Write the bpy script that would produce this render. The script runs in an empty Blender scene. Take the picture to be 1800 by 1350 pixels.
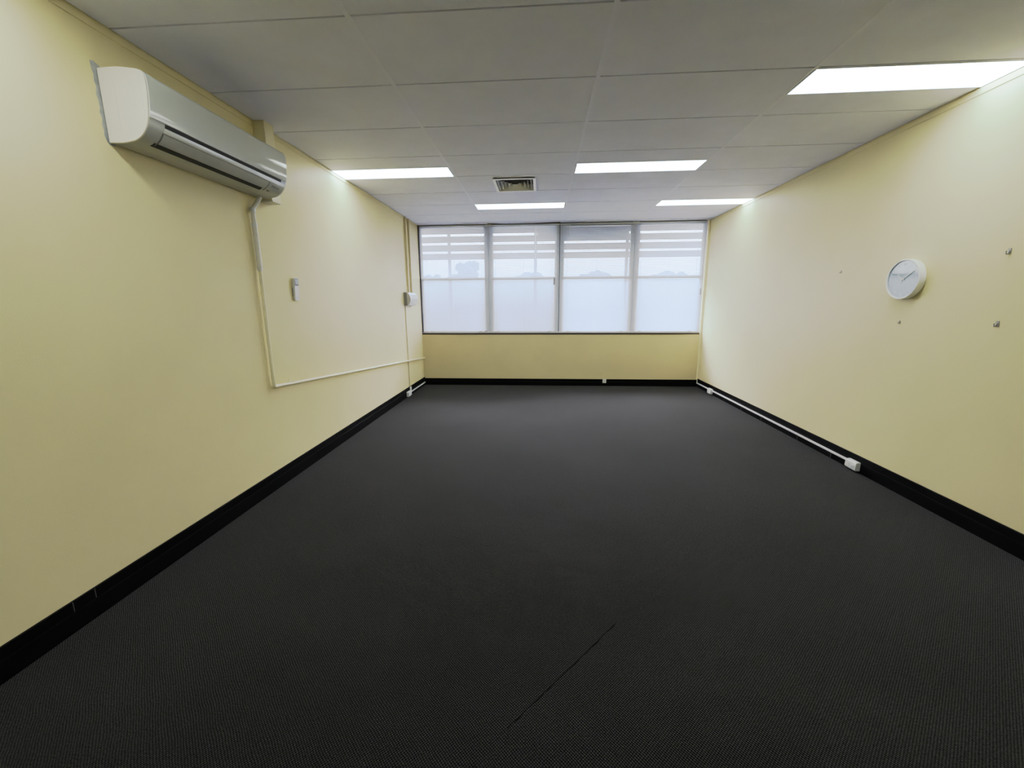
import bpy, bmesh, math, random
from mathutils import Vector, Matrix
random.seed(7)
C = bpy.context.scene.collection

# ------------------------------------------------------------------ room data (metres)
XL, XR = -2.0355, 2.672          # left / right wall faces
YB, D = -3.0, 7.043              # wall behind the photographer / window wall face
H = 2.6806                       # ceiling
CAM_H = 1.4027
BARS = [-0.877, 0.323, 1.523]    # ceiling main bars
ROW0, ROW = 2.0853, 0.6          # cross joints at ROW0 + k*ROW
SILL = 0.912
SKY, LAMP = 54.0, 19.3

# ------------------------------------------------------------------ materials
def mat(name, col, rough=0.5, metal=0.0, noise=0.0, nscale=20.0, bump=0.0, bscale=60.0, spec=0.5, coat=0.0):
    m = bpy.data.materials.new(name); m.use_nodes = True
    nt = m.node_tree; b = nt.nodes['Principled BSDF']
    b.inputs['Base Color'].default_value = (*col, 1)
    b.inputs['Roughness'].default_value = rough
    b.inputs['Metallic'].default_value = metal
    b.inputs['Specular IOR Level'].default_value = spec
    b.inputs['Coat Weight'].default_value = coat
    tc = nt.nodes.new('ShaderNodeTexCoord')
    if noise > 0:
        n = nt.nodes.new('ShaderNodeTexNoise'); n.inputs['Scale'].default_value = nscale; n.inputs['Detail'].default_value = 4
        nt.links.new(tc.outputs['Object'], n.inputs['Vector'])
        r = nt.nodes.new('ShaderNodeMapRange')
        r.inputs['From Min'].default_value = 0.3; r.inputs['From Max'].default_value = 0.7
        r.inputs['To Min'].default_value = 1 - noise; r.inputs['To Max'].default_value = 1 + noise
        nt.links.new(n.outputs['Fac'], r.inputs['Value'])
        mx = nt.nodes.new('ShaderNodeVectorMath'); mx.operation = 'SCALE'
        mx.inputs[0].default_value = col
        nt.links.new(r.outputs['Result'], mx.inputs['Scale'])
        nt.links.new(mx.outputs['Vector'], b.inputs['Base Color'])
    if bump > 0:
        n2 = nt.nodes.new('ShaderNodeTexNoise'); n2.inputs['Scale'].default_value = bscale; n2.inputs['Detail'].default_value = 3
        nt.links.new(tc.outputs['Object'], n2.inputs['Vector'])
        bp = nt.nodes.new('ShaderNodeBump'); bp.inputs['Strength'].default_value = bump; bp.inputs['Distance'].default_value = 0.004
        nt.links.new(n2.outputs['Fac'], bp.inputs['Height'])
        nt.links.new(bp.outputs['Normal'], b.inputs['Normal'])
    return m

WALLC = (0.755, 0.668, 0.378)
M = {}
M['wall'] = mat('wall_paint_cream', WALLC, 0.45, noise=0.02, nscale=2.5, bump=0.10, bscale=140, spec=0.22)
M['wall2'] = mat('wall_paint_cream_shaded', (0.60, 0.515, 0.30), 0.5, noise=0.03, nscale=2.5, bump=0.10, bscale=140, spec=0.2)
M['cream'] = mat('cream_gloss_paint', (0.80, 0.73, 0.47), 0.35, noise=0.02, nscale=8)
M['cream_pipe'] = mat('cream_painted_pipe', (0.82, 0.76, 0.50), 0.3, noise=0.03, nscale=15)
M['tile'] = mat('ceiling_tile_white', (0.80, 0.82, 0.97), 0.75, noise=0.025, nscale=5, bump=0.25, bscale=260, spec=0.2)
M['bar'] = mat('ceiling_bar_white', (0.80, 0.82, 0.97), 0.5, noise=0.01)
M['gap'] = mat('ceiling_joint_shadow', (0.13, 0.13, 0.125), 0.8, noise=0.05)
M['dark'] = mat('dark_void', (0.02, 0.02, 0.02), 0.8, noise=0.1)
M['black'] = mat('black_skirting_paint', (0.0015, 0.0015, 0.0017), 0.5, noise=0.2, nscale=12, spec=0.06)
M['joint'] = mat('skirting_joint_filler', (0.05, 0.05, 0.052), 0.6, noise=0.1)
M['white'] = mat('white_plastic', (0.72, 0.73, 0.73), 0.35, noise=0.015)
M['white2'] = mat('white_plastic_dull', (0.62, 0.62, 0.60), 0.45, noise=0.03)
M['sleeve'] = mat('white_wrap_tape', (0.72, 0.70, 0.63), 0.4, noise=0.04, nscale=30)
M['cond'] = mat('conduit_cream_shaded', (0.56, 0.48, 0.29), 0.45, noise=0.03)  # cream darkened: shade of the near faces put into the colour
M['cheek'] = mat('warm_grey_plastic', (0.42, 0.40, 0.38), 0.45, noise=0.03)
M['grey'] = mat('grey_plastic', (0.28, 0.28, 0.27), 0.45, noise=0.03)
M['dgrey'] = mat('dark_grey_plastic', (0.14, 0.137, 0.13), 0.4, noise=0.03)
M['ac_front'] = mat('conditioner_gloss_white', (0.60, 0.625, 0.59), 0.10, noise=0.01, coat=0.3)
M['ac_low'] = mat('conditioner_silver_grey', (0.47, 0.48, 0.47), 0.22, noise=0.02, coat=0.2)
M['ac_side'] = mat('conditioner_aged_cream', (0.68, 0.66, 0.55), 0.4, noise=0.03, nscale=12)
M['patch'] = mat('bare_grey_plaster', (0.42, 0.42, 0.41), 0.8, noise=0.15, nscale=40, bump=0.4)
M['bronze'] = mat('dark_bronze_aluminium', (0.028, 0.020, 0.020), 0.4, noise=0.05)
M['frame'] = mat('window_frame_grey', (0.30, 0.30, 0.31), 0.45, noise=0.03)
M['alum'] = mat('pale_aluminium', (0.62, 0.60, 0.62), 0.35, noise=0.02)
M['slat'] = mat('blind_slat_white', (0.61, 0.638, 0.71), 0.4, noise=0.01, nscale=4)
M['cord'] = mat('blind_cord_white', (0.85, 0.86, 0.88), 0.5, noise=0.02)
M['vent'] = mat('diffuser_white_enamel', (0.90, 0.90, 0.92), 0.4, noise=0.02)
M['clock_face'] = mat('clock_face_silver', (0.33, 0.385, 0.415), 0.035, metal=0.30, noise=0.01)
M['clock_white'] = mat('clock_white_paint', (0.93, 0.95, 0.96), 0.4, noise=0.01)
M['hook'] = mat('hook_grey_plastic', (0.36, 0.35, 0.32), 0.25, noise=0.03)
M['lcd'] = mat('remote_screen_grey', (0.42, 0.44, 0.50), 0.12, noise=0.05, nscale=200)
M['label'] = mat('pale_blue_label', (0.26, 0.34, 0.50), 0.3, noise=0.03)
M['louvre'] = mat('louvre_grey_metal', (0.20, 0.215, 0.235), 0.5, noise=0.03)
M['pave'] = mat('pale_concrete', (0.30, 0.31, 0.32), 0.8, noise=0.08, nscale=0.6)
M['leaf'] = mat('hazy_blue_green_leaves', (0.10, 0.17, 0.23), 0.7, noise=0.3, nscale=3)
M['bark'] = mat('grey_bark', (0.12, 0.11, 0.10), 0.8, noise=0.2)

def carpet():
    m = bpy.data.materials.new('charcoal_loop_carpet'); m.use_nodes = True
    nt = m.node_tree; N = nt.nodes; L = nt.links; b = N['Principled BSDF']
    b.inputs['Roughness'].default_value = 0.85
    b.inputs['Specular IOR Level'].default_value = 0.12
    b.inputs['Sheen Weight'].default_value = 0.115
    b.inputs['Sheen Roughness'].default_value = 0.5
    b.inputs['Sheen Tint'].default_value = (1.0, 1.0, 0.98, 1)
    tc = N.new('ShaderNodeTexCoord'); sep = N.new('ShaderNodeSeparateXYZ'); L.new(tc.outputs['Object'], sep.inputs[0])
    def math_(op, a, c=None):
        n = N.new('ShaderNodeMath'); n.operation = op
        for i, v in enumerate((a, c)):
            if v is None: continue
            if isinstance(v, (int, float)): n.inputs[i].default_value = v
            else: L.new(v, n.inputs[i])
        return n.outputs[0]
    X, Y = sep.outputs[0], sep.outputs[1]
    # rows of loops in a square set, slightly wobbled
    nw = N.new('ShaderNodeTexNoise'); nw.inputs['Scale'].default_value = 9; L.new(tc.outputs['Object'], nw.inputs['Vector'])
    wob = math_('MULTIPLY', math_('SUBTRACT', nw.outputs['Fac'], 0.5), 0.010)
    sx = math_('SINE', math_('MULTIPLY', math_('ADD', X, wob), 2 * math.pi / 0.0105))
    sy = math_('SINE', math_('MULTIPLY', math_('ADD', Y, wob), 2 * math.pi / 0.0105))
    loop = math_('MULTIPLY', sx, sy)                      # -1..1
    nf = N.new('ShaderNodeTexNoise'); nf.inputs['Scale'].default_value = 170; nf.inputs['Detail'].default_value = 2
    L.new(tc.outputs['Object'], nf.inputs['Vector'])
    nb = N.new('ShaderNodeTexNoise'); nb.inputs['Scale'].default_value = 1.6; nb.inputs['Detail'].default_value = 3
    L.new(tc.outputs['Object'], nb.inputs['Vector'])
    v = math_('ADD', 1.0, math_('MULTIPLY', loop, 0.80))
    v = math_('MULTIPLY', v, math_('ADD', 0.0, math_('MULTIPLY', nf.outputs['Fac'], 2.0)))
    v = math_('MULTIPLY', v, math_('ADD', 0.85, math_('MULTIPLY', nb.outputs['Fac'], 0.30)))
    # worn seam across the near floor
    ax, ay, bx_, by_ = -0.10, 1.13, 0.345, 1.62
    ln = math.hypot(bx_ - ax, by_ - ay); dx, dy = (bx_ - ax) / ln, (by_ - ay) / ln
    u = math_('ADD', math_('MULTIPLY', math_('SUBTRACT', X, ax), dx), math_('MULTIPLY', math_('SUBTRACT', Y, ay), dy))
    w = math_('ADD', math_('MULTIPLY', math_('SUBTRACT', X, ax), -dy), math_('MULTIPLY', math_('SUBTRACT', Y, ay), dx))
    n3 = N.new('ShaderNodeTexNoise'); n3.inputs['Scale'].default_value = 14; L.new(tc.outputs['Object'], n3.inputs['Vector'])
    w = math_('ADD', w, math_('MULTIPLY', math_('SUBTRACT', n3.outputs['Fac'], 0.5), 0.016))
    near = math_('LESS_THAN', math_('ABSOLUTE', w), math_('MULTIPLY', math_('SUBTRACT', n3.outputs['Fac'], 0.22), 0.0062))
    inside = math_('MULTIPLY', math_('GREATER_THAN', u, 0.0), math_('LESS_THAN', u, ln))
    seam = math_('SUBTRACT', 1.0, math_('MULTIPLY', math_('MULTIPLY', near, inside), 0.75))
    v = math_('MULTIPLY', v, seam)
    L.new(math_('MULTIPLY', v, 0.078), b.inputs['Sheen Weight']); L.new(math_('MULTIPLY', v, 0.09), b.inputs['Specular IOR Level'])
    sc = N.new('ShaderNodeVectorMath'); sc.operation = 'SCALE'; sc.inputs[0].default_value = (0.0066, 0.0065, 0.0062)
    L.new(v, sc.inputs['Scale']); L.new(sc.outputs['Vector'], b.inputs['Base Color'])
    bp = N.new('ShaderNodeBump'); bp.inputs['Strength'].default_value = 0.5; bp.inputs['Distance'].default_value = 0.003
    L.new(loop, bp.inputs['Height']); L.new(bp.outputs['Normal'], b.inputs['Normal'])
    return m
M['carpet'] = carpet()

def slat_mat():
    m = M['slat']; nt = m.node_tree; b = nt.nodes['Principled BSDF']
    t = nt.nodes.new('ShaderNodeBsdfTranslucent'); t.inputs['Color'].default_value = (0.70, 0.75, 0.82, 1)
    mx = nt.nodes.new('ShaderNodeMixShader'); mx.inputs[0].default_value = 0.05
    nt.links.new(b.outputs[0], mx.inputs[1]); nt.links.new(t.outputs[0], mx.inputs[2])
    nt.links.new(mx.outputs[0], nt.nodes['Material Output'].inputs['Surface'])
slat_mat()

def emis(name, col, s):
    m = bpy.data.materials.new(name); m.use_nodes = True
    nt = m.node_tree; nt.nodes.remove(nt.nodes['Principled BSDF'])
    e = nt.nodes.new('ShaderNodeEmission'); e.inputs['Strength'].default_value = s
    tc = nt.nodes.new('ShaderNodeTexCoord'); n = nt.nodes.new('ShaderNodeTexNoise'); n.inputs['Scale'].default_value = 1.5
    nt.links.new(tc.outputs['Object'], n.inputs['Vector'])
    mx = nt.nodes.new('ShaderNodeMix'); mx.data_type = 'RGBA'
    mx.inputs[6].default_value = (*col, 1); mx.inputs[7].default_value = (col[0] * .93, col[1] * .95, col[2] * .97, 1)
    nt.links.new(n.outputs['Fac'], mx.inputs[0]); nt.links.new(mx.outputs[2], e.inputs['Color'])
    nt.links.new(e.outputs[0], nt.nodes['Material Output'].inputs['Surface'])
    return m
M['lamp'] = emis('lit_prismatic_diffuser', (0.955, 1.03, 1.02), LAMP)

def glass():
    m = bpy.data.materials.new('thin_window_glass'); m.use_nodes = True
    nt = m.node_tree; nt.nodes.remove(nt.nodes['Principled BSDF'])
    t = nt.nodes.new('ShaderNodeBsdfTransparent'); t.inputs['Color'].default_value = (0.93, 0.96, 0.97, 1)
    g = nt.nodes.new('ShaderNodeBsdfGlossy'); g.inputs['Roughness'].default_value = 0.02
    f = nt.nodes.new('ShaderNodeFresnel'); f.inputs['IOR'].default_value = 1.45
    mx = nt.nodes.new('ShaderNodeMixShader')
    nt.links.new(f.outputs[0], mx.inputs[0]); nt.links.new(t.outputs[0], mx.inputs[1]); nt.links.new(g.outputs[0], mx.inputs[2])
    nt.links.new(mx.outputs[0], nt.nodes['Material Output'].inputs['Surface'])
    return m
M['glass'] = glass()

# ------------------------------------------------------------------ geometry helpers
def box(bm, x0, x1, y0, y1, z0, z1):
    vs = [bm.verts.new(p) for p in ((x0, y0, z0), (x1, y0, z0), (x1, y1, z0), (x0, y1, z0),
                                    (x0, y0, z1), (x1, y0, z1), (x1, y1, z1), (x0, y1, z1))]
    for f in ((3, 2, 1, 0), (4, 5, 6, 7), (0, 1, 5, 4), (1, 2, 6, 5), (2, 3, 7, 6), (3, 0, 4, 7)):
        bm.faces.new([vs[i] for i in f])

def prism(bm, pts, axis, a, b):
    """closed outline pts (2-D) extruded along axis from a to b"""
    def P(p, t):
        return {'x': (t, p[0], p[1]), 'y': (p[0], t, p[1]), 'z': (p[0], p[1], t)}[axis]
    A = [bm.verts.new(P(p, a)) for p in pts]; B = [bm.verts.new(P(p, b)) for p in pts]
    n = len(pts)
    for i in range(n):
        bm.faces.new((A[i], A[(i + 1) % n], B[(i + 1) % n], B[i]))
    bm.faces.new(A[::-1]); bm.faces.new(B)

def fillet(path, r, n=6):
    out = [Vector(path[0])]
    for i in range(1, len(path) - 1):
        p, a, b = Vector(path[i]), Vector(path[i - 1]), Vector(path[i + 1])
        d1, d2 = (a - p), (b - p)
        rr = min(r, d1.length * .45, d2.length * .45)
        s, e = p + d1.normalized() * rr, p + d2.normalized() * rr
        for k in range(n + 1):
            t = k / n
            out.append(s * (1 - t) ** 2 + p * 2 * t * (1 - t) + e * t ** 2)
    out.append(Vector(path[-1])); return out

def tube(bm, path, r, seg=12, caps=True):
    rings = []
    n = len(path)
    path = [Vector(p) for p in path]
    ref = Vector((1, 0, 0))
    for i, p in enumerate(path):
        t = (path[min(i + 1, n - 1)] - path[max(i - 1, 0)]).normalized()
        a = ref - t * ref.dot(t)
        if a.length < 1e-3:
            a = Vector((0, 1, 0)) - t * t.y
        a.normalize(); b = t.cross(a); ref = a
        rad = r[i] if isinstance(r, (list, tuple)) else r
        rings.append([bm.verts.new(p + a * math.cos(2 * math.pi * k / seg) * rad + b * math.sin(2 * math.pi * k / seg) * rad) for k in range(seg)])
    for i in range(n - 1):
        for k in range(seg):
            bm.faces.new((rings[i][k], rings[i][(k + 1) % seg], rings[i + 1][(k + 1) % seg], rings[i + 1][k]))
    if caps:
        bm.faces.new(rings[0][::-1]); bm.faces.new(rings[-1])

def lathe_x(bm, prof, cx, cy, cz, seg=64, sgn=-1):
    """profile (r, d): radius and distance out of the wall along sgn*x"""
    rings = []
    for r, d in prof:
        if r < 1e-6:
            rings.append([bm.verts.new((cx + sgn * d, cy, cz))])
        else:
            rings.append([bm.verts.new((cx + sgn * d, cy + r * math.cos(2 * math.pi * k / seg), cz + r * math.sin(2 * math.pi * k / seg))) for k in range(seg)])
    for A, B in zip(rings, rings[1:]):
        for k in range(seg):
            k2 = (k + 1) % seg
            if len(A) == 1 and len(B) == 1: continue
            if len(A) == 1: bm.faces.new((A[0], B[k], B[k2]))
            elif len(B) == 1: bm.faces.new((A[k], A[k2], B[0]))
            else: bm.faces.new((A[k], A[k2], B[k2], B[k]))

def obj(name, bm, m, parent=None, bevel=0.0, smooth=False, segs=2):
    bmesh.ops.recalc_face_normals(bm, faces=bm.faces)
    me = bpy.data.meshes.new(name); bm.to_mesh(me); bm.free()
    o = bpy.data.objects.new(name, me); C.objects.link(o)
    if m is not None: me.materials.append(m)
    if smooth:
        for p in me.polygons: p.use_smooth = True
        try: me.set_sharp_from_angle(angle=math.radians(35))
        except Exception: pass
    if bevel > 0:
        b = o.modifiers.new('bevel', 'BEVEL'); b.width = bevel; b.segments = segs; b.limit_method = 'ANGLE'
    if parent is not None:
        o.parent = parent
        o.matrix_parent_inverse = Matrix.Translation(parent.location).inverted()
    return o

def boxes(name, lst, m, parent=None, bevel=0.0):
    bm = bmesh.new()
    for b in lst: box(bm, *b)
    return obj(name, bm, m, parent, bevel)

def thing(name, label, cat, loc, group=None):
    o = bpy.data.objects.new(name, None); C.objects.link(o); o.location = loc; o.empty_display_size = 0.1
    o['label'] = label; o['category'] = cat
    if group: o['group'] = group
    return o
def tag(o, label, cat, group=None):
    o['label'] = label; o['category'] = cat
    if group: o['group'] = group
    return o
def struct(o):
    o['kind'] = 'structure'; return o
def dup(root, offset, label, group):
    r = root.copy(); C.objects.link(r); r.location = root.location + Vector(offset)
    r['label'] = label; r['group'] = group
    for ch in list(root.children):
        c = ch.copy(); C.objects.link(c); c.parent = r
        for g in list(ch.children):
            d = g.copy(); C.objects.link(d); d.parent = c
    return r

# ------------------------------------------------------------------ room shell
T = 0.15
TOP = H + 0.32
struct(boxes('floor', [(XL - T, XR + T, YB - T, D + T, -0.1, 0.0)], M['carpet']))
struct(boxes('wall_left', [(XL - T, XL, YB - T, D + T, 0.0, TOP)], M['wall']))
struct(boxes('wall_right', [(XR, XR + T, YB - T, D + T, 0.0, TOP)], M['wall']))
struct(boxes('wall_back', [(XL, XR, YB - T, YB, 0.0, TOP)], M['wall']))
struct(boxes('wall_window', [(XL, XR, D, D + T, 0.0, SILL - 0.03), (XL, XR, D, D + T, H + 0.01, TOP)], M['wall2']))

# ------------------------------------------------------------------ ceiling: slab above, tiles in the grid, bars
LIGHTS = [  # x0, x1, y0, y1 of each lit panel
    (XL + 0.008, BARS[0] - 0.014, 4.190, 4.474),
    (BARS[1] + 0.014, BARS[2] - 0.014, 4.190, 4.474),
    (BARS[0] + 0.014, BARS[1] - 0.014, 5.700, 5.985),
    (BARS[2] + 0.014, XR - 0.008, 5.700, 5.985),
    (BARS[2] + 0.014, XR - 0.008, 2.705, 2.985),
    (XL + 0.008, BARS[0] - 0.014, 1.190, 1.474),  # unseen, added to light the near end of the room
    (BARS[1] + 0.014, BARS[2] - 0.014, -0.610, -0.326),  # unseen, added behind the camera to brighten the near walls
]
VENT = (-0.507, -0.054, 4.567, 5.072)
def cut(rects, hole):
    hx0, hx1, hy0, hy1 = hole; out = []
    for x0, x1, y0, y1 in rects:
        if hx1 <= x0 or hx0 >= x1 or hy1 <= y0 or hy0 >= y1:
            out.append((x0, x1, y0, y1)); continue
        if hy0 > y0: out.append((x0, x1, y0, hy0))
        if hy1 < y1: out.append((x0, x1, hy1, y1))
        a, b = max(y0, hy0), min(y1, hy1)
        if hx0 > x0: out.append((x0, hx0, a, b))
        if hx1 < x1: out.append((hx1, x1, a, b))
    return [r for r in out if r[1] - r[0] > .004 and r[3] - r[2] > .004]
xs = [XL] + BARS + [XR]
ys = [ROW0 + ROW * k for k in range(-9, 9)]
ys = [YB] + [y for y in ys if y > YB + .02] + [D]
G = 0.0055
tile_bm = bmesh.new()
holes = [(a - .012, b + .012, c - .006, d + .006) for a, b, c, d in LIGHTS] + [(VENT[0] + .03, VENT[1] - .03, VENT[2] + .03, VENT[3] - .03)]
SAG = (BARS[0] + .010, BARS[1] - .010, ys[-2] + G, D - .004)
for i in range(4):
    for j in range(len(ys) - 1):
        x0 = xs[i] + (0.007 if i == 0 else 0.010); x1 = xs[i + 1] - (0.007 if i == 3 else 0.010)
        y0, y1 = ys[j] + G, ys[j + 1] - G
        if i == 1 and j == len(ys) - 2: continue     # the loose tile
        if j == len(ys) - 2: y1 = D + .02
        rs = [(x0, x1, y0, y1)]
        for h in holes: rs = cut(rs, h)
        for r in rs: box(tile_bm, r[0], r[1], r[2], r[3], H, H + 0.014)
ceiling = struct(obj('ceiling', tile_bm, M['tile']))
# slab over the tiles, dark joints, bars belong to the ceiling
boxes('plenum_slab', [(XL - T, XR + T, YB - T, D + T, TOP, TOP + .1)], M['dark'], ceiling)
jl = []
for y in ys[1:-1]:
    segs = [(XL, XR, y - .012, y + .012)]
    for h in holes: segs = cut(segs, h)
    jl += [(a, b, c, d, H + .0075, H + .0115) for a, b, c, d in segs if (b - a) > .05]
boxes('joint_strip', jl, M['gap'], ceiling)
for x in BARS:
    segs = [(x - .012, x + .012, YB, D)]
    for h in holes: segs = cut(segs, h)
    boxes('ceiling_bar', [(a, b, c, d, H - .0015, H + .003) for a, b, c, d in segs], M['bar'], ceiling)

# loose tile bowed above the blinds
bm = bmesh.new(); n = 24; grid = []
for k in range(n + 1):
    u = k / n; x = SAG[0] + (SAG[1] - SAG[0]) * u
    lift = 0.004 + 0.030 * max(0, u - .5) ** 2 * 4 * .55 + 0.016 * max(0, .28 - u) ** 2 * 12
    grid.append([(x, SAG[2], H), (x, SAG[3], H - .008 + lift), (x, SAG[3], H + .006 + lift), (x, SAG[2], H + .014)])
V = [[bm.verts.new(p) for p in g] for g in grid]
for a, b in zip(V, V[1:]):
    for k in range(4): bm.faces.new((a[k], a[(k + 1) % 4], b[(k + 1) % 4], b[k]))
bm.faces.new(V[0]); bm.faces.new(V[-1][::-1])
tag(obj('ceiling_tile', bm, M['tile']), 'narrow cut white ceiling tile bowed out of place above the second window blind', 'ceiling tile')

# wall-top trims
struct(boxes('trim_1', [(XL, XL + .005, YB, 3.067, H - .040, H - .006), (XL, XL + .005, 3.17, D - .03, H - .036, H - .006)], M['wall'], None, .0015))
struct(boxes('trim_2', [(XR - .005, XR, YB, D - .03, H - .044, H - .006)], M['wall'], None, .0015))
struct(boxes('trim_3', [(XR - .034, XR, D - .018, D - .001, 0.118, H - .002)], M['cream'], None, .004))

# skirting: upper board, thicker lower board, thin pale joints
def skirting(side, boards, joints):
    bm = bmesh.new()
    for b in boards: box(bm, *b)
    s = struct(obj('baseboard_' + side, bm, M['black'], None, .0015))
    for j in joints: boxes('joint', [j], M['joint'], s)
skirting('left', [(XL, XL + .012, YB, D, .088, .137), (XL, XL + .017, YB, D, 0, .088)],
         [(XL + .006, XL + .0128, y, y + .0035, .090, .1362) for y in (1.44, 1.53)])
skirting('right', [(XR - .012, XR, YB, D, .085, .137), (XR - .017, XR, YB, D, 0, .085)],
         [(XR - .0178, XR - .008, y, y + .007, .004, .060) for y in (3.74, 4.24, 4.95, 5.45, 5.95)])
skirting('window', [(XL + .013, XR - .013, D - .012, D, .07, .118), (XL + .018, XR - .018, D - .016, D, 0, .07)], [])

# ------------------------------------------------------------------ window
MULL = [-0.862, 0.312, 1.530]
FY0, FY1 = D + .0345, D + .105
bm = bmesh.new()
box(bm, XL, XL + .012, D - .002, D + T, SILL - .03, H)                      # left jamb
box(bm, XL, XR - .033, D - .006, D + T, SILL - .03, SILL - .002)            # sill face
box(bm, XL + .012, XR - .045, D + .036, D + T, H - .012, H + .03)            # head
window = struct(obj('window_1', bm, M['bronze'], None, .001))
boxes('jamb_strip', [(XR - .045, XR - .033, D + .01, D + T, SILL - .03, H)], M['alum'], window)
boxes('sill_strip', [(XL + .012, XR - .045, D - .004, D + .02, SILL - .002, SILL + .010)], M['alum'], window)
for x in MULL:
    boxes('mullion', [(x - .048, x + .048, FY0, D + .20, SILL, H)], M['bronze' if x == MULL[1] else 'alum'], window)
edges = [XL + .012] + MULL + [XR - .045]
for k in range(4):
    a = edges[k] + (.045 if k else 0); b = edges[k + 1] - (.045 if k < 3 else 0)
    f = .030
    boxes('sash_frame', [(a, a + f, FY0 + .008, FY1, SILL, H), (b - f, b, FY0 + .008, FY1, SILL, H),
                         (a, b, FY0 + .008, FY1, 1.795, 1.838), (a, b, FY0 + .008, FY1, SILL, SILL + .035),
                         (a, b, FY0 + .008, FY1, H - .05, H)], M['frame'], window)
    bm = bmesh.new()
    for z0, z1 in ((SILL + .035, 1.795), (1.838, H - .05)):
        vs = [bm.verts.new(p) for p in ((a + f, FY0 + .03, z0), (b - f, FY0 + .03, z0), (b - f, FY0 + .03, z1), (a + f, FY0 + .03, z1))]
        bm.faces.new(vs)
    obj('window_pane', bm, M['glass'], window)

# ------------------------------------------------------------------ venetian blinds
BX = [(XL + .020, -0.8645), (-0.8615, 0.309), (0.315, 1.5145), (1.5175, XR - .048)]
BY = D + .020
PITCH, SW, TILT = 0.0194, 0.0250, math.radians(50)
LBL = ['white slatted venetian blind nearest the left wall', 'white venetian blind with long wand and small tassel at its right end',
       'white slatted venetian blind with a short wand at its top left corner', 'white slatted venetian blind nearest the right wall, small grey tassel at right edge']
for k, (a, b) in enumerate(BX):
    t = thing('venetian_blind', LBL[k], 'blind', ((a + b) / 2, BY, SILL + .015), 'venetian blinds across the window')
    zt, zb = H - .040, SILL + .030
    boxes('headrail', [(a, b, BY - .013, BY + .013, H - .036, H - .013)], M['slat'], t, .002)
    boxes('bottom_rail', [(a, b, BY - .011, BY + .011, SILL + .012, SILL + .024)], M['alum'], t, .002)
    bm = bmesh.new(); z = zb
    while z < zt:
        prof = []
        for q in range(5):
            s = (q / 4 - .5) * SW; crown = 0.0016 * (1 - (2 * q / 4 - 1) ** 2)
            # room edge low, outer edge high
            prof.append((BY + s * math.cos(TILT) - crown * math.sin(TILT), z + s * math.sin(TILT) + crown * math.cos(TILT)))
        A = [bm.verts.new((a + .002, p[0], p[1])) for p in prof]; B = [bm.verts.new((b - .002, p[0], p[1])) for p in prof]
        for q in range(4): bm.faces.new((A[q], B[q], B[q + 1], A[q + 1]))
        z += PITCH
    obj('slats', bm, M['slat'], t, smooth=True)
    for fx in (.10, .5, .90):
        x = a + (b - a) * fx
        boxes('ladder_cord', [(x - .0011, x + .0011, BY - .0125, BY - .0110, SILL + .02, H - .03)], M['cord'], t)
    for fx in (.055, .13, .87, .945) if k == 0 else (.13, .87):
        x = a + (b - a) * fx
        boxes('rail_clip', [(x - .022, x + .022, BY - .0135, BY + .012, SILL + .0235, SILL + .031)], M['frame'], t, .002)
    wand = {1: (0.262, 1.49), 2: (0.470, 2.47)}.get(k)
    if wand:
        bm = bmesh.new(); tube(bm, [(wand[0], BY - .026, H - .03), (wand[0] + .004, BY - .026, wand[1])], .004, 8)
        obj('wand', bm, M['cord'], t, smooth=True)
        boxes('wand_hook', [(wand[0] - .003, wand[0] + .003, BY - .027, BY - .012, H - .032, H - .024)], M['cord'], t)
    tas = {1: (0.228, 1.706, 1.823), 3: (2.600, 1.524, 1.635)}.get(k)
    if tas:
        x, z0, z1 = tas
        bm = bmesh.new(); tube(bm, [(x, BY - .022, H - .03), (x, BY - .022, z1)], .0012, 6); obj('lift_cord', bm, M['cord'], t)
        bm = bmesh.new(); tube(bm, [(x, BY - .022, z1), (x, BY - .022, z1 - .02), (x, BY - .022, z0)], [.006, .011, .013], 10)
        obj('tassel', bm, M['grey'], t, smooth=True)

# ------------------------------------------------------------------ outside: louvre screens, paving, trees
LY = D + .52; K = LY / D
def lz(z): return CAM_H + (z - CAM_H) * K
def lx(x): return x * K
posts = [-2.96, -1.520, -0.082, 1.40, 2.88]
for k in range(4):
    t = thing('sunshade_louvre', ['grey horizontal sunshade boards outside the window beside the left wall', 'grey horizontal sunshade boards outside the second blind',
              'grey horizontal sunshade boards outside the third blind with no gap at the top', 'grey horizontal sunshade boards outside the window beside the right wall'][k],
              'sunshade', (lx((posts[k] + posts[k + 1]) / 2), LY, lz(2.1)), 'sunshade louvres outside the window')
    a, b = lx(posts[k]), lx(posts[k + 1])
    bl = []
    for z0, z1 in ((2.117, 2.222), (2.252, 2.360), (2.392, 2.498), (2.532, 2.90)):
        bl.append((a + .001, b - .001, LY, LY + .02, lz(z0), lz(z1)))
    if k == 2: bl.append((a + .03, b - .03, LY + .001, LY + .019, lz(2.49), lz(2.54)))
    boxes('boards', bl, M['louvre'], t)
    boxes('added_hood', [(a + .001, b - .001, D + T + .005, LY + .55, lz(2.9) + .001, lz(2.9) + .03)], M['louvre'], t)  # unseen hood added to keep high sky off the upper slats
    boxes('post', [(a + .001, a + .026, LY + .021, LY + .06, 0.0, lz(2.9))], M['louvre'], t)
    boxes('post', [(b - .026, b - .001, LY + .021, LY + .06, 0.0, lz(2.9))], M['louvre'], t)
struct(boxes('ground', [(-70, 70, D + T, 130, -.15, -0.05)], M['pave']))

M['render'] = mat('pale_rendered_wall', (0.60, 0.64, 0.68), 0.8, noise=0.06, nscale=1.2)
struct(boxes('wall_outside_added', [(-14, 16, 19.0, 19.2, -.05, CAM_H + (1.812 - CAM_H) * 19.0 / D)], M['render']))  # made-up wall hiding the tree bottoms, keeps the lower view evenly pale

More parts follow.
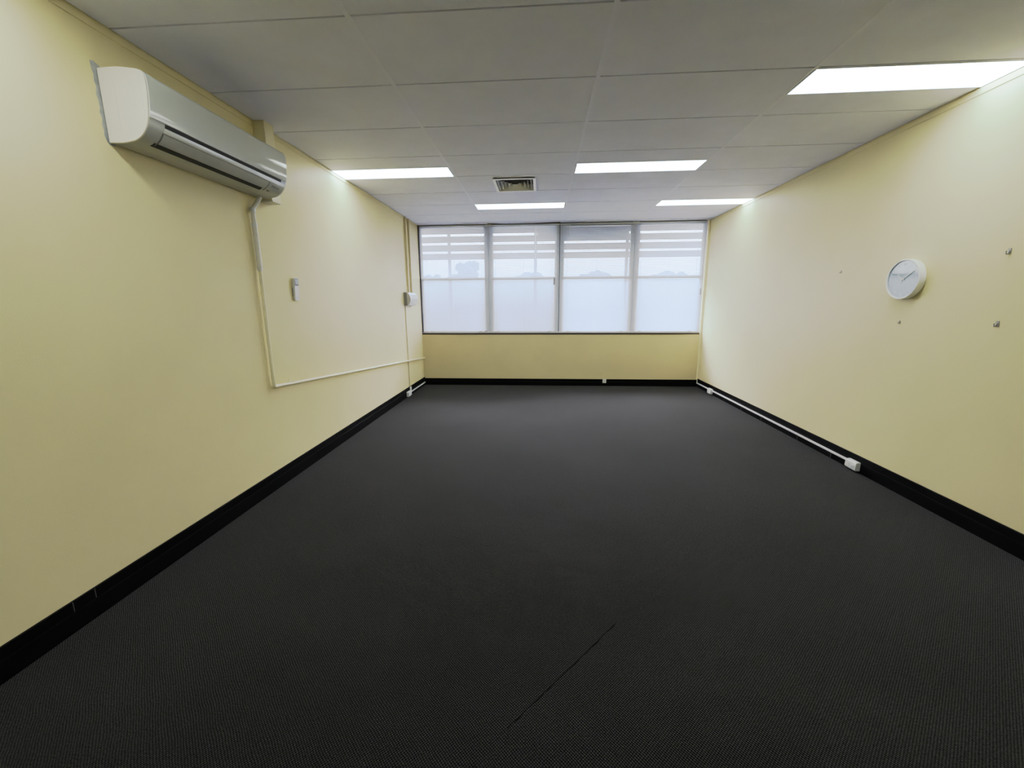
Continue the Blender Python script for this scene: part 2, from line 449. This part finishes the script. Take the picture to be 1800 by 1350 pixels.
def tree(x, y, h, w, label, seed, trunk=True):
    rnd = random.Random(seed)
    t = thing('tree', label, 'tree', (x, y, -0.05), 'trees beyond the paving')
    bm = bmesh.new()
    for k in range(46):
        th = rnd.uniform(0, 2 * math.pi); rr = w * .5 * math.sqrt(rnd.random()) * .8
        zz = h * rnd.uniform(.30, .92); sh = 1 - abs((zz / h - .55)) * .9
        s = w * rnd.uniform(.11, .2)
        mtx = Matrix.Translation((x + rr * sh * math.cos(th), y + rr * sh * math.sin(th), zz)) @ Matrix.Diagonal((s, s, s * .8, 1))
        bmesh.ops.create_icosphere(bm, subdivisions=2, radius=1, matrix=mtx)
    for v in bm.verts: v.co += Vector((rnd.uniform(-1, 1), rnd.uniform(-1, 1), rnd.uniform(-1, 1))) * w * .02
    obj('crown', bm, M['leaf'], t)
    bm = bmesh.new(); tube(bm, [(x, y, -.06), (x + .05, y, h * .3), (x, y, h * .6)], [w * .045, w * .035, w * .02], 8)
    obj('trunk', bm, M['bark'], t, smooth=True)
tree(-5.6, 31, 4.5, 3.0, 'hazy round tree seen through the first blind beside the mullion', 1)
tree(-8.6, 34, 3.9, 1.9, 'small hazy tree seen through the first blind near the left wall', 2)
tree(-1.8, 60, 5.4, 7, 'low wide hazy tree seen through the second blind', 3)
tree(7.5, 62, 5.2, 8, 'low wide hazy tree seen through the third blind', 4)
tree(17.5, 60, 5.0, 8, 'low wide hazy tree seen through the fourth blind', 5)

# ------------------------------------------------------------------ ceiling lights
LL = ['lit rectangular ceiling light at left wall, just past the air conditioner', 'lit rectangular ceiling light right of the square air vent',
      'lit rectangular ceiling light between the square air vent and the window', 'lit rectangular ceiling light at right wall near the window',
      'largest lit rectangular ceiling light at right wall nearest the camera', 'unseen added ceiling light near the left wall behind the air conditioner', 'unseen added ceiling light behind the camera']
for k, (a, b, c, d) in enumerate(LIGHTS):
    t = thing('ceiling_light', LL[k], 'ceiling light', ((a + b) / 2, (c + d) / 2, H), 'recessed ceiling lights')
    boxes('diffuser', [(a, b, c, d, H - .001, H + .006)], M['lamp'], t)
    boxes('frame', [(a - .012, b + .012, c - .006, c, H - .003, H + .012), (a - .012, b + .012, d, d + .006, H - .003, H + .012),
                    (a - .006, a, c, d, H - .003, H + .012), (b, b + .006, c, d, H - .003, H + .012)], M['bar'], t)

# ------------------------------------------------------------------ ceiling air vent (four-way louvred diffuser)
x0, x1, y0, y1 = VENT; cx, cy = (x0 + x1) / 2, (y0 + y1) / 2; hx, hy = (x1 - x0) / 2, (y1 - y0) / 2
t = thing('air_vent', 'square white four-way louvred air vent in the ceiling between lights', 'vent', (cx, cy, H))
bm = bmesh.new()
def ring(bm, o, zo, i, zi):
    """square ring from half-size scale o (at zo) to i (at zi)"""
    A = [bm.verts.new((cx + sx * hx * o, cy + sy * hy * o, zo)) for sx, sy in ((-1, -1), (1, -1), (1, 1), (-1, 1))]
    B = [bm.verts.new((cx + sx * hx * i, cy + sy * hy * i, zi)) for sx, sy in ((-1, -1), (1, -1), (1, 1), (-1, 1))]
    for k in range(4): bm.faces.new((A[k], A[(k + 1) % 4], B[(k + 1) % 4], B[k]))
ring(bm, .955, H - .010, 1.0, H - .010); ring(bm, 1.0, H - .010, 1.0, H - .013); ring(bm, 1.0, H - .013, .87, H - .013); ring(bm, .87, H - .013, .87, H + .05)
obj('frame', bm, M['vent'], t)
bm = bmesh.new(); ring(bm, .955, H - .0098, .955, H + .012); obj('neck_shadow', bm, M['dark'], t)  # dark band painted in for the gap shadow under the frame
for k in range(5):
    o = .81 - .165 * k
    bm = bmesh.new(); ring(bm, o, H - .010, o - .11, H + .042)          # room side of the blade
    n0 = len(bm.faces)
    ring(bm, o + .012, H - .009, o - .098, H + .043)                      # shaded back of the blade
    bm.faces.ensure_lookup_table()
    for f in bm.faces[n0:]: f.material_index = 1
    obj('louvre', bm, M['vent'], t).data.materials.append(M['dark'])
bm = bmesh.new(); box(bm, x0 + .032, x1 - .032, y0 + .032, y1 - .032, H + .055, H + .30)
obj('duct_box', bm, M['dark'], t)

# ------------------------------------------------------------------ air conditioner
AC0, AC1 = 1.985, 3.040
PR = [(.008, 2.158), (.072, 2.156), (.110, 2.160), (.143, 2.167), (.175, 2.185), (.200, 2.214), (.214, 2.245), (.221, 2.275), (.228, 2.331),
      (.2315, 2.385), (.230, 2.420), (.222, 2.441), (.205, 2.453), (.168, 2.462), (.100, 2.470), (.008, 2.468)]
PR = [(XL + a, z) for a, z in PR]
# smooth outline (Catmull-Rom) with arc-length lookup by z on the front side
def catmull(P, n=16):
    out = []
    for i in range(len(P) - 1):
        p0, p1, p2, p3 = P[max(i - 1, 0)], P[i], P[i + 1], P[min(i + 2, len(P) - 1)]
        for k in range(n):
            t = k / n
            out.append(tuple(.5 * ((2 * p1[j]) + (-p0[j] + p2[j]) * t + (2 * p0[j] - 5 * p1[j] + 4 * p2[j] - p3[j]) * t * t + (-p0[j] + 3 * p1[j] - 3 * p2[j] + p3[j]) * t ** 3) for j in (0, 1)))
    out.append(P[-1]); return out
CR = catmull(PR)
def shell(name, z0, z1, ya, yb, off, m, parent, thick=.003, bevel=0.0, smooth=True):
    """strip lying on the front outline between heights z0..z1, raised by off"""
    pts = [p for p in CR if p[0] > XL + .09 and z0 <= p[1] <= z1 and not (p[1] > 2.40 and p[0] < XL + .15)]
    nrm = []
    for i, p in enumerate(pts):
        q0, q1 = pts[max(i - 1, 0)], pts[min(i + 1, len(pts) - 1)]
        d = Vector((q1[0] - q0[0], q1[1] - q0[1])).normalized(); nrm.append((d.y, -d.x))
    outl = [(p[0] + n[0] * off, p[1] + n[1] * off) for p, n in zip(pts, nrm)] + [(p[0] + n[0] * (off - thick), p[1] + n[1] * (off - thick)) for p, n in list(zip(pts, nrm))[::-1]]
    bm = bmesh.new(); prism(bm, outl, 'y', ya, yb)
    return obj(name, bm, m, parent, bevel, smooth)
ac = thing('air_conditioner', 'white wall-mounted split air conditioner high on the left wall under the ceiling', 'air conditioner', (XL, (AC0 + AC1) / 2, 2.16))
bm = bmesh.new(); prism(bm, CR, 'y', AC0 + .006, AC1 - .012)
obj('casing', bm, M['ac_low'], ac, 0, True)
shell('front_panel', 2.262, 2.462, AC0 + .008, AC1 - .002, .005, M['ac_front'], ac, .006)
# end caps, slightly proud of the casing
def cap(ya, yb, m, name, grow):
    c = Vector((XL + .11, 2.31))
    bm = bmesh.new(); prism(bm, [(c.x + (p[0] - c.x) * grow if p[0] > XL + .02 else p[0], c.y + (p[1] - c.y) * grow) for p in CR], 'y', ya, yb)
    return obj(name, bm, m, ac, .003, True)
cap(AC0, AC0 + .010, M['ac_side'], 'side_panel', 1.012)
cap(AC1 - .014, AC1, M['ac_front'], 'side_panel', 1.008)
# hairline moulding seams of the near side panel
for sx, z0, z1 in ((.078, 2.19, 2.44), (.205, 2.25, 2.445)):
    boxes('side_seam', [(XL + sx, XL + sx + .0015, AC0 - .0006, AC0 + .002, z0, z1)], M['white2'], ac)
shell('air_slot', 2.243, 2.262, 2.075, 2.985, .0016, M['dark'], ac, .004)
shell('trim_band', 2.222, 2.246, 2.072, AC1 - .014, .0022, M['ac_front'], ac, .004)
shell('air_flap', 2.1775, 2.221, 2.075, 2.870, .0030, M['ac_low'], ac, .004)
shell('air_outlet', 2.1655, 2.178, 2.060, 2.850, .0016, M['dark'], ac, .004)
shell('flap_gap', 2.2185, 2.2235, 2.072, 2.873, .0036, M['dgrey'], ac, .002)
for yy in (2.068, 2.871): shell('flap_gap', 2.170, 2.2235, yy, yy + .004, .0034, M['dgrey'], ac, .002)
shell('display_window', 2.196, 2.212, 2.915, 2.990, .0014, M['grey'], ac, .003)
shell('sensor', 2.171, 2.178, 2.90, 2.925, .0014, M['dgrey'], ac, .003)

# ragged bare patch of wall along the near end of the unit
pts = [(1.984, 2.497), (1.966, 2.492), (1.969, 2.455), (1.973, 2.44), (1.970, 2.41), (1.976, 2.39), (1.969, 2.36), (1.974, 2.335), (1.976, 2.30), (1.969, 2.28),
       (1.977, 2.255), (1.971, 2.23), (1.976, 2.205), (1.973, 2.185), (1.982, 2.160), (1.992, 2.150), (2.02, 2.15), (2.02, 2.48)]
bm = bmesh.new(); prism(bm, pts, 'x', XL, XL + .0015)
tag(obj('wall_patch', bm, M['patch']), 'ragged grey bare plaster edge on the wall at near end of air conditioner', 'wall patch')

# boxed pipe chase at the far end of the unit, up to the ceiling
chase = boxes('pipe_boxing', [(XL, XL + .086, 3.067, 3.172, 2.145, H - .001)], M['cream'], None, .003)
tag(chase, 'cream painted square pipe boxing rising to ceiling behind air conditioner', 'pipe boxing')
boxes('end_board', [(XL + .004, XL + .100, 3.050, 3.150, 2.137, 2.144)], M['ac_side'], chase)

# ------------------------------------------------------------------ condensate drain pipe
px = XL + .024
t = thing('drain_pipe', 'cream drain pipe with white upper sleeve running down and along the left wall', 'pipe', (px, 2.925, .79))
bm = bmesh.new()
tube(bm, fillet([(XL + .05, 2.982, 2.153), (XL + .035, 2.955, 2.10), (px, 2.925, 2.060), (px, 2.926, 1.945)], .03), .0155, 14)
tube(bm, [(px, 2.926, 1.945), (px, 2.930, 1.70), (px, 2.930, 1.655), (px, 2.930, 1.640)], [.0175, .0185, .0185, .013], 14)
obj('white_sleeve', bm, M['sleeve'], t, smooth=True)
for z in (2.055, 1.955):
    bm = bmesh.new(); tube(bm, [(px, 2.926, z - .014), (px, 2.926, z + .014)], .0185, 14); obj('tape_band', bm, M['white'], t, smooth=True)
zend = .478
bm = bmesh.new()
tube(bm, fillet([(px, 2.930, 1.645), (px, 2.930, .792), (px, 2.99, .789), (px, D - .006, zend)], .05, 8), .0124, 14)
obj('pipe', bm, M['cream_pipe'], t, smooth=True)
for z in (1.490, .865):
    bm = bmesh.new(); tube(bm, [(px, 2.930, z - .018), (px, 2.930, z + .018)], .0142, 14); obj('coupling', bm, M['cream_pipe'], t, smooth=True)
bm = bmesh.new(); tube(bm, fillet([(px, 2.930, .835), (px, 2.930, .792), (px, 2.99, .789)], .05, 8), .0145, 14); obj('elbow', bm, M['cream_pipe'], t, smooth=True)
for y in (3.165, 4.09):
    zc = .789 + (zend - .789) * (y - 2.99) / (D - 2.99)
    boxes('saddle_clip', [(XL + .0005, XL + .006, y - .008, y + .008, zc + .010, zc + .036), (XL + .0005, px + .014, y - .008, y + .008, zc + .0105, zc + .0140)], M['cream_pipe'], t, .001)

# ------------------------------------------------------------------ remote control on the wall
RY0, RY1, RZ0, RZ1 = 3.338, 3.395, 1.437, 1.621
t = thing('remote_control', 'white air conditioner remote with small screen hanging on left wall', 'remote control', (XL, (RY0 + RY1) / 2, RZ0))
bm = bmesh.new(); prism(bm, [(XL + .002, RZ0 + .004), (XL + .018, RZ0), (XL + .022, RZ0 + .05), (XL + .026, RZ1 - .05), (XL + .026, RZ1 - .006), (XL + .020, RZ1), (XL + .002, RZ1 - .003)], 'y', RY0, RY1)
obj('body', bm, M['white'], t, .003)
boxes('screen_bezel', [(XL + .0255, XL + .0272, RY0 + .004, RY1 - .004, RZ1 - .064, RZ1 - .005)], M['dgrey'], t, .001)
boxes('screen', [(XL + .0270, XL + .0282, RY0 + .009, RY1 - .009, RZ1 - .052, RZ1 - .012)], M['lcd'], t)
boxes('button', [(XL + .0232, XL + .0250, (RY0 + RY1) / 2 - .008, (RY0 + RY1) / 2 + .008, RZ0 + .022, RZ0 + .032)], M['white2'], t, .001)
boxes('wall_bracket', [(XL, XL + .006, RY0 - .003, RY0 - .0005, RZ0 + .035, RZ1 - .08), (XL, XL + .006, RY1 + .0005, RY1 + .004, RZ0 + .035, RZ1 - .05), (XL, XL + .0018, RY0 - .003, RY1 + .003, RZ0 + .035, RZ1 - .08)], M['grey'], t)

# ------------------------------------------------------------------ grey and white box with conduits near the window
QY0, QY1, QZ0, QZ1 = 6.150, 6.520, 1.382, 1.577
t = thing('wall_control_box', 'grey and white control box with bulging striped cover on left wall near window', 'control box', (XL, (QY0 + QY1) / 2, QZ0))
boxes('back_box', [(XL, XL + .050, QY0, QY1, QZ0, QZ1)], M['dgrey'], t, .003)
bm = bmesh.new(); pr = [(XL + .0502, QZ0 + .002)]
for k in range(13):
    u = k / 12; pr.append((XL + .052 + .044 * math.sin(math.pi * u) ** .8 + .012, QZ0 + .004 + (QZ1 - QZ0 - .008) * u))
pr.append((XL + .0502, QZ1 - .002)); prism(bm, pr, 'y', QY0 + .001, QY1 - .001)
cov = obj('cover', bm, M['white'], t, 0, True)
# near side of the cover is grey
bm = bmesh.new(); prism(bm, pr, 'y', QY0 - .0015, QY0 + .0008); obj('side_cheek', bm, M['cheek'], t)
for k in range(6):
    z = 1.438 + k * .0165
    u = (z - QZ0 - .004) / (QZ1 - QZ0 - .008); xx = XL + .064 + .044 * math.sin(math.pi * u) ** .8
    boxes('vent_slot', [(xx - .004, xx + .0012, QY0 + .05, QY1 - .03, z, z + (.0085 if k < 5 else .014))], M['label'], t)
for yy in (6.25, 6.31):
    boxes('indicator', [(XL + .064 + .025, XL + .064 + .032, yy, yy + .014, 1.414, 1.424)], M['grey'], t)
tag(boxes('cable_conduit', [(XL, XL + .030, 6.338, 6.368, 1.578, H - .002)], M['cond'], None, .003), 'cream vertical cable conduit above control box, the one farther from the window', 'conduit', 'conduits above the control box')
tag(boxes('cable_conduit', [(XL, XL + .029, 6.498, 6.528, 1.578, H - .002)], M['cond'], None, .003), 'cream vertical cable conduit above control box, the one closer to the window', 'conduit', 'conduits above the control box')
tag(boxes('cable_conduit', [(XL, XL + .011, 6.185, 6.213, .138, 1.3815)], M['cond'], None, .003), 'thin cream cable conduit dropping from control box to skirting outlet', 'conduit')

# ------------------------------------------------------------------ skirting outlets and trunking
def outlet(name, label, wall, sgn, y0, y1, z0, z1, depth, group, switch_n=2):
    """wall: face the box sits on, sgn: direction into the room"""
    t = thing(name, label, 'power outlet', (wall, (y0 + y1) / 2, z0), group)
    P = [(wall, z0), (wall + sgn * depth * .85, z0), (wall + sgn * depth, z0 + .010), (wall + sgn * depth * .92, z1 - .014), (wall + sgn * depth * .70, z1 - .002), (wall, z1)]
    bm = bmesh.new(); prism(bm, P, 'y', y0, y1); obj('housing', bm, M['white'], t, .004)
    L_ = (y1 - y0); xf = wall + sgn * (depth * .965)
    for k in range(switch_n):
        yc = y0 + L_ * (k + .5) / switch_n
        a, b = sorted((xf - sgn * .004, xf + sgn * .0022))
        boxes('socket_face', [(a, b, yc - L_ * .17, yc + L_ * .17, z0 + .014, z0 + (z1 - z0) * .62)], M['white2'], t, .001)
    return t
SL, SR = XL + .0172, XR - .0172
outlet('power_outlet', 'white power outlet on left skirting below the control box', SL, 1, 5.985, 6.120, .016, .088, .040, 'skirting power outlets', 1)
outlet('power_outlet', 'larger white double power outlet at near end of right skirting trunking', SR, -1, 3.392, 3.512, .018, .093, .042, 'skirting power outlets', 2)
outlet('power_outlet', 'smaller white power outlet on right skirting close to the window wall', SR, -1, 6.365, 6.485, .012, .092, .040, 'skirting power outlets', 1)
tr = [(SL, SL + .013, 6.121, 7.000, .044, .062), (SL, SL + .013, 6.150, 6.206, .062, .136)]
tag(boxes('cable_trunking', tr, M['white'], None, .002), 'short white cable trunking on left skirting from outlet to window corner', 'cable trunking', 'white skirting trunking')
tag(boxes('cable_trunking', [(SR - .013, SR, 3.5125, 6.3645, .058, .076)], M['white'], None, .002), 'long white cable trunking on right skirting between the two outlets', 'cable trunking', 'white skirting trunking')
tag(boxes('cable_trunking', [(SR - .013, SR, 6.4855, 7.014, .058, .076), (SR - .010, SR, 7.002, 7.014, .076, .118)], M['white'], None, .002), 'short white cable trunking on right skirting from outlet to window corner', 'cable trunking', 'white skirting trunking')
# data outlet on the window-wall skirting
t = thing('data_outlet', 'small square white data outlet on black skirting under the window', 'data outlet', (1.109, D - .016, .055))
boxes('plate', [(1.079, 1.139, D - .026, D - .0122, .055, .121)], M['white'], t, .003)
boxes('port', [(1.094, 1.124, D - .0272, D - .025, .068, .086)], M['white2'], t); boxes('port', [(1.094, 1.124, D - .0272, D - .025, .094, .112)], M['white2'], t)

# ------------------------------------------------------------------ wall clock
CY, CZ, CRD = 3.262, 1.558, .143
t = thing('wall_clock', 'round white wall clock with white hands on the right wall', 'clock', (XR, CY, CZ))
bm = bmesh.new(); lathe_x(bm, [(0, .001), (CRD - .006, .001), (CRD - .001, .006), (CRD, .020), (CRD, .044), (CRD - .003, .0495), (CRD - .008, .050), (CRD - .012, .047), (CRD - .0125, .0405)], XR, CY, CZ, 96)
obj('case', bm, M['clock_white'], t, 0, True)
bm = bmesh.new(); lathe_x(bm, [(CRD - .0125, .0405), (0, .0405)], XR, CY, CZ, 96); obj('dial', bm, M['clock_face'], t)
def hand(name, ang, L, back, w, d, m):
    """ang clockwise from 12 seen from the room (room looks along +x: right is -y)"""
    dy, dz = -math.sin(ang), math.cos(ang); ny, nz = -dz, dy
    bm = bmesh.new(); q = []
    for s, l in ((-w, -back), (w, -back), (w * .8, L), (-w * .8, L)):
        q.append((CY + dy * l + ny * s, CZ + dz * l + nz * s))
    prism(bm, q, 'x', XR - d, XR - d - .0014); obj(name, bm, m, t)
hand('hour_hand', math.radians(303), .062, .018, .0042, .0430, M['clock_white'])
hand('minute_hand', math.radians(56), .100, .020, .0032, .0448, M['clock_white'])
hand('second_hand', math.radians(196), .030, .010, .0018, .0464, M['clock_white'])
bm = bmesh.new(); lathe_x(bm, [(0.0001, .0408), (.006, .0408), (.006, .0478), (0, .0488)], XR, CY, CZ, 20); obj('hub', bm, M['clock_white'], t, 0, True)
def text_mesh(s, size):
    cu = bpy.data.curves.new('numeral', 'FONT'); cu.body = s; cu.size = size; cu.align_x = 'CENTER'; cu.align_y = 'CENTER'; cu.extrude = .0004
    o = bpy.data.objects.new('numeral', cu); C.objects.link(o)
    bpy.context.view_layer.update()
    me = bpy.data.meshes.new_from_object(o.evaluated_get(bpy.context.evaluated_depsgraph_get()))
    bpy.data.objects.remove(o); bpy.data.curves.remove(cu); return me
for k in range(1, 13):
    a = math.radians(30 * k); me = text_mesh(str(k), .026)
    # text x -> -y (right as seen from the room), text y -> z, text z -> -x
    R3 = Matrix(((0, 0, -1, XR - .0413), (-1, 0, 0, CY - math.sin(a) * .106), (0, 1, 0, CZ + math.cos(a) * .106), (0, 0, 0, 1)))
    bm = bmesh.new(); me.transform(R3); bm.from_mesh(me); bpy.data.meshes.remove(me)
    obj('numeral', bm, M['clock_white'], t)

# ------------------------------------------------------------------ adhesive wall hooks
def hook(y, z, s, label):
    t = thing('wall_hook', label, 'hook', (XR, y, z), 'small wall hooks around the clock')
    boxes('plate', [(XR - .0035, XR, y - .009 * s, y + .009 * s, z - .016 * s, z + .018 * s)], M['hook'], t, .0012)
    bm = bmesh.new()
    tube(bm, fillet([(XR - .003, y, z + .006 * s), (XR - .006, y, z - .008 * s), (XR - .012 * s - .004, y, z - .016 * s), (XR - .016 * s - .003, y, z - .008 * s), (XR - .016 * s - .003, y, z + .004 * s)], .008, 4), .0034 * s, 10)
    obj('prong', bm, M['hook'], t, smooth=True)
hook(2.632, 1.678, 1.0, 'larger grey wall hook above and right of the clock')
hook(2.613, 1.268, 1.0, 'larger grey wall hook below and right of the clock')
hook(3.968, 1.660, .72, 'tiny wall hook left of the clock toward the window')
hook(3.276, 1.250, .60, 'tiny wall hook directly below the clock')

# ------------------------------------------------------------------ sky
w = bpy.data.worlds.new('sky'); bpy.context.scene.world = w; w.use_nodes = True
nt = w.node_tree; bg = nt.nodes['Background']
tc = nt.nodes.new('ShaderNodeTexCoord'); sp = nt.nodes.new('ShaderNodeSeparateXYZ'); nt.links.new(tc.outputs['Generated'], sp.inputs[0])
cr = nt.nodes.new('ShaderNodeValToRGB'); nt.links.new(sp.outputs[2], cr.inputs[0])
cr.color_ramp.elements[0].position = 0.0; cr.color_ramp.elements[0].color = (0.70, 0.675, 0.77, 1)
cr.color_ramp.elements[1].position = 0.6; cr.color_ramp.elements[1].color = (1.16, 1.125, 1.34, 1)
nt.links.new(cr.outputs[0], bg.inputs['Color']); bg.inputs['Strength'].default_value = SKY

# ------------------------------------------------------------------ camera
F, YAW, PITCHC, ROLL = 722.4545, 0.0683, -0.1934, -0.0060
cy_, sy_ = math.cos(YAW), math.sin(YAW); cp, sp_ = math.cos(PITCHC), math.sin(PITCHC)
fwd = Vector((-sy_ * cp, cy_ * cp, sp_)); rt = Vector((cy_, sy_, 0)); up = rt.cross(fwd)
c, s = math.cos(ROLL), math.sin(ROLL)
r2 = rt * c + up * s; u2 = up * c - rt * s
cam = bpy.data.cameras.new('camera'); co = bpy.data.objects.new('camera', cam); C.objects.link(co)
cam.sensor_fit = 'HORIZONTAL'; cam.sensor_width = 36; cam.lens = F / 1800 * 36; cam.clip_start = .02; cam.clip_end = 400
co.matrix_world = Matrix(((r2.x, u2.x, -fwd.x, 0), (r2.y, u2.y, -fwd.y, 0), (r2.z, u2.z, -fwd.z, CAM_H), (0, 0, 0, 1)))
sc = bpy.context.scene
sc.camera = co
sc.view_settings.view_transform = 'Standard'; sc.view_settings.look = 'None'
sc.view_settings.exposure = 0.0
# camera-like shoulder: identity in the mid tones, strong roll-off above
vs = sc.view_settings; vs.use_curve_mapping = True
cm = vs.curve_mapping; WL = 12.0
cm.white_level = (WL, WL, WL)
cm.extend = 'HORIZONTAL'
curves = [
    [(.40, .398), (.52, .455), (.65, .50), (.95, .555), (1.5, .60), (2.5, .645), (4.0, .735), (6.0, .84), (8.5, .93)],
    [(.40, .395), (.52, .440), (.65, .485), (.95, .555), (1.5, .625), (2.5, .715), (4.0, .81), (6.0, .885), (8.5, .95)],
    [(.40, .385), (.65, .475), (.95, .525), (1.5, .61), (2.5, .765), (4.0, .87), (6.0, .93), (8.5, .97)]]
for ch in range(3):
    cv = cm.curves[ch]
    cv.points[0].location = (0, 0); cv.points[1].location = (1, 1)
    for x, y in curves[ch]: cv.points.new(x / WL, y)
    for p in cv.points: p.handle_type = 'VECTOR'
cm.update()
sc.cycles.max_bounces = 10; sc.cycles.diffuse_bounces = 7; sc.cycles.transparent_max_bounces = 12
sc.cycles.caustics_reflective = False; sc.cycles.caustics_refractive = False
sc.cycles.use_denoising = True
sc.cycles.sample_clamp_indirect = 0.0
sc.cycles.sample_clamp_direct = 0.0
